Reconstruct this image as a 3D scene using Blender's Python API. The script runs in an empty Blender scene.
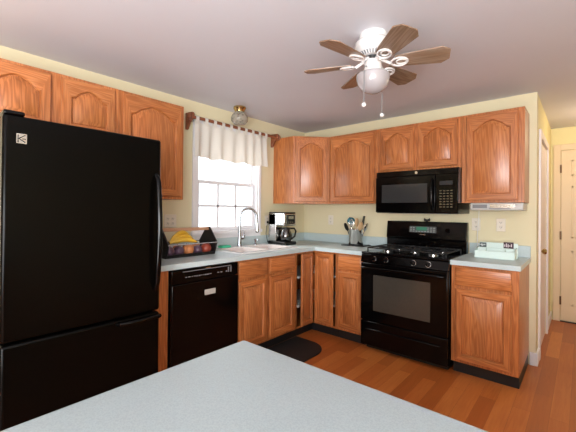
import bpy, bmesh, math, random
from mathutils import Vector, Matrix
random.seed(4)
PI = math.pi
scene = bpy.context.scene
COL = scene.collection

# ------------------------------------------------------------------ camera
F = 343.04
cd = bpy.data.cameras.new('camera'); cam = bpy.data.objects.new('camera', cd); COL.objects.link(cam)
cd.sensor_width = 36.0; cd.lens = F / 576 * 36.0; cd.shift_y = -7.27 / 576; cd.clip_start = 0.02; cd.clip_end = 200
yaw, pit, rol = math.radians(40.671), math.radians(0.3287), math.radians(0.5305)
fw = Vector((-math.sin(yaw)*math.cos(pit), math.cos(yaw)*math.cos(pit), math.sin(pit)))
rt = Vector((math.cos(yaw), math.sin(yaw), 0)); up = rt.cross(fw)
r2 = rt*math.cos(rol) + up*math.sin(rol); u2 = -rt*math.sin(rol) + up*math.cos(rol)
M = Matrix((r2, u2, -fw)).transposed().to_4x4(); M.translation = (2.8023, -3.5894, 1.2965)
cam.matrix_world = M
scene.camera = cam

# ------------------------------------------------------------------ world, lights, exposure
w = bpy.data.worlds.new('world'); scene.world = w; w.use_nodes = True
bg = w.node_tree.nodes['Background']; bg.inputs[0].default_value = (0.90, 0.95, 1.0, 1); bg.inputs[1].default_value = 2.6
scene.view_settings.view_transform = 'Standard'; scene.view_settings.look = 'None'
scene.view_settings.exposure = 0.0; scene.view_settings.gamma = 1.0
def area(name, loc, target, sx, sy, power, col=(1, 1, 1), portal=False):
    l = bpy.data.lights.new(name, 'AREA'); l.shape = 'RECTANGLE'; l.size = sx; l.size_y = sy; l.energy = power; l.color = col
    if portal: l.cycles.is_portal = True
    o = bpy.data.objects.new(name, l); COL.objects.link(o); o.location = loc
    o.rotation_euler = (Vector(target) - Vector(loc)).to_track_quat('-Z', 'Y').to_euler(); return o
area('window_portal', (-0.20, -1.26, 1.60), (1, -1.26, 1.60), 0.82, 1.06, 1, portal=True)
area('rear_fill', (3.6, -5.6, 1.6), (1.0, -0.8, 1.3), 2.6, 1.6, 80, (0.93, 0.97, 1.0))  # added fill light behind the camera; the wall there has no window
area('ceiling_bounce_fill', (3.3, -4.6, 0.95), (2.3, -2.4, 2.33), 2.6, 1.6, 215, (0.92, 0.965, 1.0))  # added fill aimed up, bounces off the ceiling to lighten the upper cabinets
sl = bpy.data.lights.new('winter_sun', 'SUN'); sl.energy = 6.0; sl.angle = math.radians(35); sl.color = (1.0, 0.98, 0.95)
so = bpy.data.objects.new('winter_sun', sl); COL.objects.link(so); so.location = (-4, -5, 4)
so.rotation_euler = Vector((1.0, 0.6, -0.85)).to_track_quat('-Z', 'Y').to_euler()
hl = bpy.data.lights.new('hall_lamp', 'POINT'); hl.energy = 10; hl.color = (1.0, 0.80, 0.52); hl.shadow_soft_size = 0.12
ho = bpy.data.objects.new('hall_lamp', hl); COL.objects.link(ho); ho.location = (3.1, 0.95, 2.12)

# ------------------------------------------------------------------ materials
def lin(c):
    return tuple((x/255/12.92 if x/255 <= 0.04045 else ((x/255+0.055)/1.055)**2.4) for x in c) + (1,)
class NT:
    def __init__(s, name):
        s.m = bpy.data.materials.new(name); s.m.use_nodes = True; s.t = s.m.node_tree; s.b = s.t.nodes['Principled BSDF']
    def n(s, kind, **kw):
        nd = s.t.nodes.new(kind)
        for k, v in kw.items():
            if k.startswith('i_'):
                key = k[2:].replace('_', ' '); nd.inputs[key].default_value = v
            else: setattr(nd, k, v)
        return nd
    def l(s, a, b): s.t.links.new(a, b)
def setb(b, **kw):
    for k, v in kw.items(): b.inputs[k.replace('_', ' ')].default_value = v
def plain(name, rgb, rough=0.5, metal=0.0, var=0.04, scale=30, bump=0.0, coat=0.0, **kw):
    q = NT(name); b = q.b
    tc = q.n('ShaderNodeTexCoord'); no = q.n('ShaderNodeTexNoise', i_Scale=scale, i_Detail=3.0)
    q.l(tc.outputs['Object'], no.inputs['Vector'])
    mr = q.n('ShaderNodeMapRange', i_To_Min=1-var, i_To_Max=1+var); q.l(no.outputs['Fac'], mr.inputs['Value'])
    mx = q.n('ShaderNodeMix', data_type='RGBA', blend_type='MULTIPLY'); mx.inputs[0].default_value = 1
    mx.inputs[6].default_value = lin(rgb); q.l(mr.outputs[0], mx.inputs[7]); q.l(mx.outputs[2], b.inputs['Base Color'])
    setb(b, Roughness=rough, Metallic=metal, Coat_Weight=coat); setb(b, **kw)
    if bump:
        bp = q.n('ShaderNodeBump', i_Strength=bump, i_Distance=0.002); q.l(no.outputs['Fac'], bp.inputs['Height']); q.l(bp.outputs[0], b.inputs['Normal'])
    return q.m
def oak(name, axis='z', tint=(1, 1, 1), face='x'):
    q = NT(name); b = q.b
    tc = q.n('ShaderNodeTexCoord'); oi = q.n('ShaderNodeObjectInfo')
    mul = q.n('ShaderNodeMath', operation='MULTIPLY'); mul.inputs[1].default_value = 37.0; q.l(oi.outputs['Random'], mul.inputs[0])
    ad = q.n('ShaderNodeVectorMath', operation='ADD'); q.l(tc.outputs['Object'], ad.inputs[0]); q.l(mul.outputs[0], ad.inputs[1])
    mp = q.n('ShaderNodeMapping'); q.l(ad.outputs[0], mp.inputs['Vector'])
    mp.inputs['Scale'].default_value = (1, 1, 0.075) if axis == 'z' else (0.075, 1, 1)
    wv = q.n('ShaderNodeTexWave', wave_type='BANDS', bands_direction='DIAGONAL', i_Scale=22.0, i_Distortion=16.0, i_Detail=2.0)
    wv.inputs['Detail Scale'].default_value = 1.1; q.l(mp.outputs[0], wv.inputs['Vector'])
    mp2 = q.n('ShaderNodeMapping'); q.l(ad.outputs[0], mp2.inputs['Vector'])
    mp2.inputs['Scale'].default_value = (170, 170, 5) if axis == 'z' else (5, 170, 170)
    n2 = q.n('ShaderNodeTexNoise', i_Scale=1.0, i_Detail=3.0); q.l(mp2.outputs[0], n2.inputs['Vector'])
    n3 = q.n('ShaderNodeTexNoise', i_Scale=5.0, i_Detail=1.0); q.l(mp.outputs[0], n3.inputs['Vector'])
    rp = q.n('ShaderNodeValToRGB'); e = rp.color_ramp.elements
    T = lambda c: lin(tuple(min(255, a*t) for a, t in zip(c, tint)))
    e[0].position = 0.05; e[0].color = T((134, 76, 36)); e[1].position = 0.85; e[1].color = T((202, 130, 77))
    k = e.new(0.42); k.color = T((176, 103, 54))
    # flatten wave with the broad noise
    mxw = q.n('ShaderNodeMix', data_type='FLOAT'); mxw.inputs[0].default_value = 0.64; q.l(wv.outputs['Fac'], mxw.inputs[2]); q.l(n3.outputs['Fac'], mxw.inputs[3])
    q.l(mxw.outputs[0], rp.inputs[0])
    mr = q.n('ShaderNodeMapRange', i_From_Min=0.35, i_From_Max=0.6, i_To_Min=0.84, i_To_Max=1.04); q.l(n2.outputs['Fac'], mr.inputs['Value'])
    # glued staves: each board across the width has its own tone
    sx = q.n('ShaderNodeSeparateXYZ'); q.l(ad.outputs[0], sx.inputs[0])
    wid = q.n('ShaderNodeMath', operation='MULTIPLY'); wid.inputs[1].default_value = 9.5; q.l(sx.outputs[0 if axis == 'z' else 2], wid.inputs[0])
    flo = q.n('ShaderNodeMath', operation='FLOOR'); q.l(wid.outputs[0], flo.inputs[0])
    wn = q.n('ShaderNodeTexWhiteNoise', noise_dimensions='1D'); q.l(flo.outputs[0], wn.inputs['W'])
    mr2 = q.n('ShaderNodeMapRange', i_To_Min=0.86, i_To_Max=1.10); q.l(wn.outputs['Value'], mr2.inputs['Value'])
    mm = q.n('ShaderNodeMath', operation='MULTIPLY'); q.l(mr.outputs[0], mm.inputs[0]); q.l(mr2.outputs[0], mm.inputs[1])
    mx = q.n('ShaderNodeMix', data_type='RGBA', blend_type='MULTIPLY'); mx.inputs[0].default_value = 1
    q.l(rp.outputs[0], mx.inputs[6]); q.l(mm.outputs[0], mx.inputs[7]); q.l(mx.outputs[2], b.inputs['Base Color'])
    setb(b, Roughness=0.33, Coat_Weight=0.25, Coat_Roughness=0.25)
    return q.m
OAK = oak('oak'); OAKH = oak('oak_horizontal', 'x')
def floor_mat():
    q = NT('plank_floor'); b = q.b
    tc = q.n('ShaderNodeTexCoord'); mp = q.n('ShaderNodeMapping'); mp.inputs['Rotation'].default_value = (0, 0, PI/2)
    q.l(tc.outputs['Object'], mp.inputs['Vector'])
    br = q.n('ShaderNodeTexBrick', offset=0.37, offset_frequency=2, i_Scale=1.0)
    br.inputs['Brick Width'].default_value = 0.85; br.inputs['Row Height'].default_value = 0.098
    br.inputs['Mortar Size'].default_value = 0.0005; br.inputs['Color1'].default_value = (0, 0, 0, 1); br.inputs['Color2'].default_value = (1, 1, 1, 1)
    br.inputs['Mortar'].default_value = (0.1, 0.1, 0.1, 1); q.l(mp.outputs[0], br.inputs['Vector'])
    mp2 = q.n('ShaderNodeMapping'); mp2.inputs['Scale'].default_value = (40, 2.2, 1); q.l(tc.outputs['Object'], mp2.inputs['Vector'])
    no = q.n('ShaderNodeTexNoise', i_Scale=1.0, i_Detail=5.0, i_Distortion=1.6); q.l(mp2.outputs[0], no.inputs['Vector'])
    n2 = q.n('ShaderNodeTexNoise', i_Scale=2.4, i_Detail=2.0); q.l(tc.outputs['Object'], n2.inputs['Vector'])
    a1 = q.n('ShaderNodeMix', data_type='FLOAT'); a1.inputs[0].default_value = 0.42; q.l(br.outputs['Color'], a1.inputs[2]); q.l(no.outputs['Fac'], a1.inputs[3])
    a2 = q.n('ShaderNodeMix', data_type='FLOAT'); a2.inputs[0].default_value = 0.25; q.l(a1.outputs[0], a2.inputs[2]); q.l(n2.outputs['Fac'], a2.inputs[3])
    rp = q.n('ShaderNodeValToRGB'); e = rp.color_ramp.elements
    e[0].position = 0.12; e[0].color = lin((148, 76, 30)); e[1].position = 0.9; e[1].color = lin((216, 138, 70)); k = e.new(0.5); k.color = lin((180, 98, 42))
    q.l(a2.outputs[0], rp.inputs[0])
    mx = q.n('ShaderNodeMix', data_type='RGBA', blend_type='MIX'); q.l(br.outputs['Fac'], mx.inputs[0]); q.l(rp.outputs[0], mx.inputs[6]); mx.inputs[7].default_value = lin((110, 54, 24))
    q.l(mx.outputs[2], b.inputs['Base Color']); setb(b, Roughness=0.42, Coat_Weight=0.1, Coat_Roughness=0.25)
    return q.m
FLOOR = floor_mat()
def laminate(name, c0, c1):
    q = NT(name); b = q.b
    tc = q.n('ShaderNodeTexCoord'); no = q.n('ShaderNodeTexNoise', i_Scale=330.0, i_Detail=2.0); q.l(tc.outputs['Object'], no.inputs['Vector'])
    rp = q.n('ShaderNodeValToRGB'); e = rp.color_ramp.elements; e[0].position = 0.36; e[0].color = lin(c0); e[1].position = 0.6; e[1].color = lin(c1)
    q.l(no.outputs['Fac'], rp.inputs[0]); q.l(rp.outputs[0], b.inputs['Base Color']); setb(b, Roughness=0.36)
    return q.m
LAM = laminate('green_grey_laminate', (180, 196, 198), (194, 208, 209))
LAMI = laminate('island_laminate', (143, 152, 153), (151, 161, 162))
WALL = plain('wall_paint', (222, 211, 176), 0.75, var=0.015, scale=4)
WALLH = plain('hall_paint', (228, 214, 160), 0.7, var=0.015, scale=4)
CEIL = plain('ceiling_paint', (208, 206, 212), 0.6, var=0.035, scale=2.2)
TRIM = plain('white_trim_paint', (232, 230, 232), 0.4, var=0.01)
WARMT = plain('warm_lit_trim', (224, 200, 164), 0.45, var=0.01)  # white trim with the hall lamp's warm light mixed into the colour
PINKT = plain('hall_trim_paint', (226, 214, 212), 0.4, var=0.01)
BLACK = plain('gloss_black_enamel', (5, 4, 4), 0.14, var=0.2, scale=9, **{'Specular_IOR_Level': 0.2})
FRIDGEB = plain('textured_black_enamel', (5, 4, 3), 0.22, var=0.15, scale=420, bump=0.1, **{'Specular_IOR_Level': 0.1})
FSIDE = plain('matt_black_side_panel', (6, 5, 5), 0.7, var=0.1, **{'Specular_IOR_Level': 0.1})
MATB = plain('matt_black_iron', (10, 9, 9), 0.45, var=0.1)
GLASSB = plain('smoked_oven_glass', (62, 58, 52), 0.12, var=0.12, scale=60)
MWGLASS = plain('smoked_microwave_glass', (50, 50, 50), 0.12, var=0.1, scale=200)
TOE = plain('black_vinyl_toe_kick', (22, 22, 24), 0.5)
DARK = plain('dark_cavity', (24, 18, 14), 0.8)
STEEL = plain('brushed_steel', (205, 203, 200), 0.2, 1.0, var=0.05, scale=60)
CHROME = plain('chrome', (172, 174, 180), 0.12, 1.0, var=0.01)
BRASS = plain('brass', (196, 172, 118), 0.25, 1.0, var=0.03)
BRONZE = plain('dark_bronze', (96, 68, 40), 0.4, 0.6)
WHITEP = plain('white_plastic', (236, 236, 234), 0.35, var=0.01)
WHITEE = plain('white_enamel', (228, 224, 222), 0.22, var=0.01, coat=0.3)
MINT = plain('pale_mint_plastic', (214, 232, 226), 0.4, var=0.01)
GREY = plain('grey_plastic', (120, 120, 122), 0.4)
IVORY = plain('ivory_plastic', (226, 216, 200), 0.4, var=0.01)
BLADE = oak('fan_blade_veneer', 'x', (0.76, 1.02, 1.5))
CLOTH = plain('cream_cotton', (236, 232, 224), 0.9, var=0.03, scale=90, bump=0.2)
_t = CLOTH.node_tree; _tr = _t.nodes.new('ShaderNodeBsdfTranslucent'); _tr.inputs[0].default_value = lin((236, 230, 222)); _ms = _t.nodes.new('ShaderNodeMixShader'); _ms.inputs[0].default_value = 0.32
_t.links.new(_t.nodes['Principled BSDF'].outputs[0], _ms.inputs[1]); _t.links.new(_tr.outputs[0], _ms.inputs[2]); _t.links.new(_ms.outputs[0], _t.nodes['Material Output'].inputs['Surface'])
WALNUT = plain('dark_stained_wood', (132, 76, 48), 0.4, var=0.25, scale=40)
BASKW = plain('black_basket_metal', (20, 18, 17), 0.45)
HANDW = plain('handle_maple', (196, 150, 118), 0.5, var=0.1)
GLOBE = plain('opal_glass', (168, 162, 164), 0.15, var=0.01, coat=0.5)
RUBBER = plain('black_rubber_mat', (20, 17, 17), 0.7, var=0.2, scale=200, bump=0.4)
GREEN = plain('green_sponge', (70, 190, 145), 0.9, var=0.1, scale=300, bump=0.4)
BANANA = plain('banana_skin', (226, 178, 48), 0.5, var=0.12, scale=14)
BANTIP = plain('banana_tip', (70, 56, 24), 0.6)
APPLE = plain('red_apple_skin', (150, 66, 50), 0.3, var=0.45, scale=14)
PLUM = plain('purple_plum_skin', (92, 66, 84), 0.35, var=0.3, scale=12)
PEACH = plain('peach_skin', (214, 138, 86), 0.5, var=0.25, scale=12)
TEAL = plain('teal_silicone', (28, 96, 110), 0.45)
WOODSP = plain('pale_beech', (206, 168, 124), 0.6, var=0.08)
SNOW = plain('snow', (235, 238, 244), 0.9, var=0.02, scale=1)
BARK = plain('bark', (176, 172, 170), 0.9, var=0.2, scale=10)
SLATE = plain('island_base_panel', (196, 138, 92), 0.4, var=0.05)
def glassmat(name, rgb, rough=0.02, mixw=0.12):
    q = NT(name); b = q.b; tr = q.n('ShaderNodeBsdfTransparent'); tr.inputs[0].default_value = lin(rgb)
    gl = q.n('ShaderNodeBsdfGlossy'); gl.inputs['Roughness'].default_value = rough
    ms = q.n('ShaderNodeMixShader'); ms.inputs[0].default_value = mixw; q.l(tr.outputs[0], ms.inputs[1]); q.l(gl.outputs[0], ms.inputs[2])
    q.l(ms.outputs[0], q.t.nodes['Material Output'].inputs['Surface']); return q.m
PANE = glassmat('window_glass', (250, 252, 252), 0.02, 0.05)
JAR = glassmat('carafe_glass', (120, 110, 100), 0.03, 0.2)
def domemat():
    q = NT('etched_dome_glass'); b = q.b
    tc = q.n('ShaderNodeTexCoord'); vo = q.n('ShaderNodeTexVoronoi', i_Scale=38.0); q.l(tc.outputs['Object'], vo.inputs['Vector'])
    rp = q.n('ShaderNodeValToRGB'); e = rp.color_ramp.elements; e[0].color = lin((96, 88, 74)); e[1].color = lin((176, 168, 152)); e[1].position = 0.6
    q.l(vo.outputs['Distance'], rp.inputs[0]); q.l(rp.outputs[0], b.inputs['Base Color'])
    bp = q.n('ShaderNodeBump', i_Strength=0.6, i_Distance=0.004); q.l(vo.outputs['Distance'], bp.inputs['Height']); q.l(bp.outputs[0], b.inputs['Normal'])
    setb(b, Roughness=0.12, Transmission_Weight=0.25); return q.m
DOME = domemat()
def emis(name, rgb, s):
    q = NT(name); setb(q.b, Base_Color=lin((10, 10, 10)), Roughness=0.3); q.b.inputs['Emission Color'].default_value = lin(rgb); q.b.inputs['Emission Strength'].default_value = s*0.6; return q.m
LCD = emis('green_display_glow', (90, 190, 150), 0.55)

# ------------------------------------------------------------------ mesh helpers
class MB:
    def __init__(s): s.v = []; s.f = []; s.sm = []; s.alt = set(); s.altmat = None
    def add(s, vs, fs, smooth=False):
        k = len(s.v); s.v += [tuple(x) for x in vs]; s.f += [[k+i for i in f] for f in fs]; s.sm += [smooth]*len(fs); return s
    def box(s, x0, x1, y0, y1, z0, z1, M=None):
        vs = [Vector((x, y, z)) for x in (x0, x1) for y in (y0, y1) for z in (z0, z1)]
        if M is not None: vs = [M @ q for q in vs]
        return s.add(vs, [(0, 1, 3, 2), (4, 6, 7, 5), (0, 4, 5, 1), (2, 3, 7, 6), (0, 2, 6, 4), (1, 5, 7, 3)])
    def prism(s, pts, a0, a1, axis='z', M=None):
        n = len(pts)
        def P(p, a):
            q = {'z': (p[0], p[1], a), 'y': (p[0], a, p[1]), 'x': (a, p[0], p[1])}[axis]; q = Vector(q); return M @ q if M is not None else q
        vs = [P(p, a0) for p in pts] + [P(p, a1) for p in pts]
        return s.add(vs, [list(range(n))[::-1], list(range(n, 2*n))] + [(i, (i+1) % n, n+(i+1) % n, n+i) for i in range(n)])
    def lathe(s, prof, c=(0, 0, 0), n=24, M=None, sx=1, sy=1):
        vs = []; fs = []; c = Vector(c)
        for r, z in prof:
            for i in range(n):
                a = 2*PI*i/n; q = Vector((r*math.cos(a)*sx, r*math.sin(a)*sy, z))
                if M is not None: q = M @ q
                vs.append(q + c)
        for j in range(len(prof)-1):
            for i in range(n): fs.append((j*n+i, j*n+(i+1) % n, (j+1)*n+(i+1) % n, (j+1)*n+i))
        s.add(vs, fs, True)
        k = len(s.v) - len(vs)
        for j in (0, len(prof)-1):
            if prof[j][0] > 1e-4: s.f.append([k+j*n+i for i in (range(n) if j else range(n-1, -1, -1))]); s.sm.append(False)
        return s
    def cyl(s, p0, p1, r0, r1=None, n=16):
        p0, p1 = Vector(p0), Vector(p1); d = p1-p0; R = d.to_track_quat('Z', 'Y').to_matrix()
        return s.lathe([(r0, 0), (r0 if r1 is None else r1, d.length)], p0, n, R)
    def tube(s, pts, r, n=10, closed=False):
        pts = [Vector(p) for p in pts]; m = len(pts); vs = []; fs = []; nrm = None
        rs = r if isinstance(r, (list, tuple)) else [r]*m
        for i, p in enumerate(pts):
            a = pts[(i-1) % m] if (i or closed) else p; b = pts[(i+1) % m] if (i < m-1 or closed) else p
            t = (b-a).normalized()
            if nrm is None: nrm = t.orthogonal().normalized()
            nrm = (nrm - t*nrm.dot(t)).normalized(); bi = t.cross(nrm)
            for k in range(n):
                g = 2*PI*k/n; vs.append(p + (nrm*math.cos(g) + bi*math.sin(g))*rs[i])
        for i in range(m if closed else m-1):
            for k in range(n):
                j = (i+1) % m; fs.append((i*n+k, i*n+(k+1) % n, j*n+(k+1) % n, j*n+k))
        if not closed: fs += [list(range(n))[::-1], [(m-1)*n+k for k in range(n)]]
        return s.add(vs, fs, True)
    def ball(s, c, r, sx=1, sy=1, sz=1, n=20, M=None):
        pr = [(max(1e-5, r*math.sin(PI*i/12)), -r*sz*math.cos(PI*i/12)) for i in range(13)]
        return s.lathe(pr, c, n, M, sx, sy)
    def build(s, name, mat, parent=None, bevel=0.0, seg=2):
        me = bpy.data.meshes.new(name); me.from_pydata(s.v, [], s.f); me.update()
        bm = bmesh.new(); bm.from_mesh(me); bmesh.ops.recalc_face_normals(bm, faces=bm.faces); bm.to_mesh(me); bm.free()
        me.polygons.foreach_set('use_smooth', s.sm)
        me.set_sharp_from_angle(angle=math.radians(38)); me.materials.append(mat)
        if s.altmat is not None:
            me.materials.append(s.altmat)
            for i in s.alt: me.polygons[i].material_index = 1
        o = bpy.data.objects.new(name, me); COL.objects.link(o)
        if parent is not None: o.parent = parent
        if bevel:
            b = o.modifiers.new('bevel', 'BEVEL'); b.width = bevel; b.segments = seg; b.limit_method = 'ANGLE'; b.angle_limit = math.radians(40); b.harden_normals = False
        return o
def tag(o, label, cat, group=None):
    o['label'] = label; o['category'] = cat
    if group: o['group'] = group
    return o
def thing(name, label, cat, loc=(0, 0, 0), rz=0, group=None):
    o = bpy.data.objects.new(name, None); COL.objects.link(o); o.location = loc; o.rotation_euler = (0, 0, rz); o.empty_display_size = 0.1
    return tag(o, label, cat, group)
def struct(name, mb, mat, parent=None, bevel=0.0):
    o = mb.build(name, mat, parent, bevel)
    if parent is None: o['kind'] = 'structure'
    return o
def B(*a): return MB().box(*a)

# ------------------------------------------------------------------ room shell
H = 2.328; W = 2.505
struct('floor', B(-0.12, 5.0, -6.0, 1.7, -0.1, 0), FLOOR)
struct('ceiling', B(-0.12, 5.0, -6.0, 1.82, H, H+0.1), CEIL)
WY0, WY1, WZ0, WZ1 = -1.665, -0.855, 1.075, 2.12
m = MB(); m.box(-0.14, 0, -6.0, WY0, 0, H).box(-0.14, 0, WY1, 0.12, 0, H).box(-0.14, 0, WY0, WY1, 0, WZ0).box(-0.14, 0, WY0, WY1, WZ1, H)
struct('wall_left', m, WALL)
struct('wall_back', B(0, W, 0.0, 0.10, 0, H), WALL)
D0, D1, DZ = 0.22, 1.02, 1.975
m = MB(); m.box(W-0.10, W, 0.10, D0, 0, H).box(W-0.10, W, D1, 1.7, 0, H).box(W-0.10, W, D0, D1, DZ, H)
struct('wall_hall', m, WALLH)
struct('wall_far', B(W-0.1, 5.0, 1.7, 1.82, 0, H), WALLH)
struct('wall_right', B(5.0, 5.12, -6.0, 1.82, 0, H), WALL)
struct('wall_front', B(-0.12, 5.12, -6.12, -6.0, 0, H), WALL)
# baseboards
struct('baseboard_hall', B(W, W+0.014, 1.08, 1.7, 0, 0.10), TRIM, bevel=0.003)
struct('baseboard_back', MB().box(2.462, W+0.002, -0.014, 0, 0, 0.11).box(W, W+0.014, -0.014, 0.15, 0, 0.11), TRIM, bevel=0.003)

# window in the left wall
win = bpy.data.objects.new('window_1', None); COL.objects.link(win); win['kind'] = 'structure'; win.location = (0, -1.26, 1.0)
def wb(name, mb, mat=TRIM, bev=0.003):
    mb.v = [(x, y+1.26, z-1.0) for x, y, z in mb.v]; return mb.build(name, mat, win, bev)
c = 0.06
m = MB(); m.box(0, 0.018, WY0-c, WY0, WZ0-0.03, WZ1+c).box(0, 0.018, WY1, WY1+0.035, WZ0-0.03, WZ1+c).box(0, 0.018, WY0-c, WY1+0.035, WZ1, WZ1+c); wb('casing', m)
m = MB(); m.box(-0.139, 0.0, WY0, WY0+0.012, WZ0, WZ1).box(-0.139, 0.0, WY1-0.012, WY1, WZ0, WZ1).box(-0.139, 0.0, WY0, WY1, WZ1-0.012, WZ1); wb('jamb', m)
m = MB(); m.box(-0.139, 0.0, WY0+0.0005, WY1-0.0005, WZ0+0.0005, WZ0+0.012).box(0.0, 0.035, WY0-c-0.01, WY1+0.045, WZ0-0.022, WZ0+0.012); wb('sill', m)
wb('apron', B(0, 0.015, WY0-c, WY1+0.035, 1.01, WZ0-0.022))
def sash(x0, x1, z0, z1, name, mun):
    y0, y1 = WY0+0.012, WY1-0.012; t = 0.038
    m = MB(); m.box(x0, x1, y0, y0+t, z0, z1).box(x0, x1, y1-t, y1, z0, z1).box(x0, x1, y0+t, y1-t, z0, z0+t).box(x0, x1, y0+t, y1-t, z1-t*0.8, z1)
    f = wb(name, m)
    xm = (x0+x1)/2; p = B(xm-0.002, xm+0.002, y0+t-0.004, y1-t+0.004, z0+t-0.004, z1-t*0.8+0.004)
    p.v = [(x, y+1.26, z-1.0) for x, y, z in p.v]; p.build('pane', PANE, f)
    if mun:
        m = MB(); a, b_ = y0+t, y1-t
        for k in (1, 2): yy = a+(b_-a)*k/3; m.box(xm-0.008, xm+0.008, yy-0.011, yy+0.011, z0+t, z1-t*0.8)
        zz = (z0+z1)/2; m.box(xm-0.008, xm+0.008, a, b_, zz-0.011, zz+0.011)
        m.v = [(x, y+1.26, z-1.0) for x, y, z in m.v]; m.build('muntin_grid', TRIM, f)
sash(-0.075, -0.040, WZ0+0.012, 1.59, 'lower_sash', True)
sash(-0.115, -0.080, 1.56, WZ1-0.012, 'upper_sash', False)

# outside: snow and bare trees
struct('ground_outside', B(-40, -0.3, -25, 30, -1.0, -0.6), SNOW)
def tree(x, y, h, label, seed):
    rnd = random.Random(seed); m = MB()
    def br(p, d, L, r, dep):
        pts = [p]; dd = d.copy()
        for i in range(4):
            dd = (dd + Vector((rnd.uniform(-.15, .15), rnd.uniform(-.15, .15), rnd.uniform(-.05, .1)))).normalized(); pts.append(pts[-1] + dd*L/4)
        m.tube(pts, [r*(1-0.12*i) for i in range(5)], 5)
        if dep:
            for k in range(5 if dep > 1 else 4):
                q = pts[rnd.randint(1, 4)]
                nd = (dd*0.6 + Vector((rnd.uniform(-1, 1), rnd.uniform(-1, 1), rnd.uniform(0, .8)))).normalized(); br(q, nd, L*rnd.uniform(.4, .6), r*0.45, dep-1)
    br(Vector((0, 0, 0)), Vector((0, 0, 1)), h, h*0.012, 3)
    o = m.build('bare_tree', BARK); o.location = (x, y, -0.65); tag(o, label, 'tree', 'trees beyond the window'); return o
tree(-26, 14.0, 6.5, 'bare tree outside, faint behind the right of the upper window pane', 1)
tree(-27, 7.5, 7.0, 'bare tree outside, faint behind the left of the upper window pane', 2)

# hall door (edge-on) and far door
d1 = bpy.data.objects.new('door_1', None); COL.objects.link(d1); d1['kind'] = 'structure'; d1.location = (W, (D0+D1)/2, 0)
def db(par, off, name, mb, mat, bev=0.002):
    mb.v = [(x-off[0], y-off[1], z) for x, y, z in mb.v]; return mb.build(name, mat, par, bev)
o1 = (W, (D0+D1)/2)
cw = 0.065
m = MB(); m.box(W, W+0.018, D0-cw, D0, 0, DZ+cw).box(W, W+0.018, D1, D1+cw, 0, DZ+cw).box(W, W+0.018, D0, D1, DZ, DZ+cw); db(d1, o1, 'casing', m, PINKT)
slab = db(d1, o1, 'door_slab', B(W-0.04, W-0.004, D0, D1, 0.012, DZ), PINKT)
m = MB().lathe([(0.006, 0), (0.006, 0.02), (0.022, 0.03), (0.027, 0.045), (0.018, 0.058), (0.0001, 0.06)], (W-0.004, D0+0.045, 0.95), 16, Matrix.Rotation(PI/2, 3, 'Y')); db(d1, o1, 'knob', m, BRASS, 0)
FX = 2.60
d2 = bpy.data.objects.new('door_2', None); COL.objects.link(d2); d2['kind'] = 'structure'; d2.location = (FX+0.41, 1.7, 0)
o2 = (FX+0.41, 1.7)
m = MB(); m.box(FX-0.07, FX, 1.682, 1.70, 0, 2.125).box(FX+0.82, FX+0.89, 1.682, 1.70, 0, 2.125).box(FX, FX+0.82, 1.682, 1.70, 2.055, 2.125); db(d2, o2, 'casing', m, WARMT)
m = MB(); m.box(FX+0.004, FX+0.816, 1.684, 1.6985, 0.012, 2.05)
for (xa, xb) in ((FX+0.10, FX+0.37), (FX+0.45, FX+0.72)):
    for (za, zb) in ((0.2, 0.85), (1.0, 1.62), (1.74, 1.93)):
        for q in ((xa, xb, za, za+0.02), (xa, xb, zb-0.02, zb), (xa, xa+0.02, za, zb), (xb-0.02, xb, za, zb)):
            m.box(q[0], q[1], 1.680, 1.685, q[2], q[3])
db(d2, o2, 'door_slab', m, WARMT)
for z in (0.25, 1.03, 1.83): db(d2, o2, 'hinge', B(FX-0.008, FX+0.010, 1.676, 1.684, z-0.05, z+0.05), BRONZE, 0.001)
db(d2, o2, 'threshold', B(FX, FX+0.82, 1.66, 1.6985, 0, 0.012), MATB)
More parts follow.
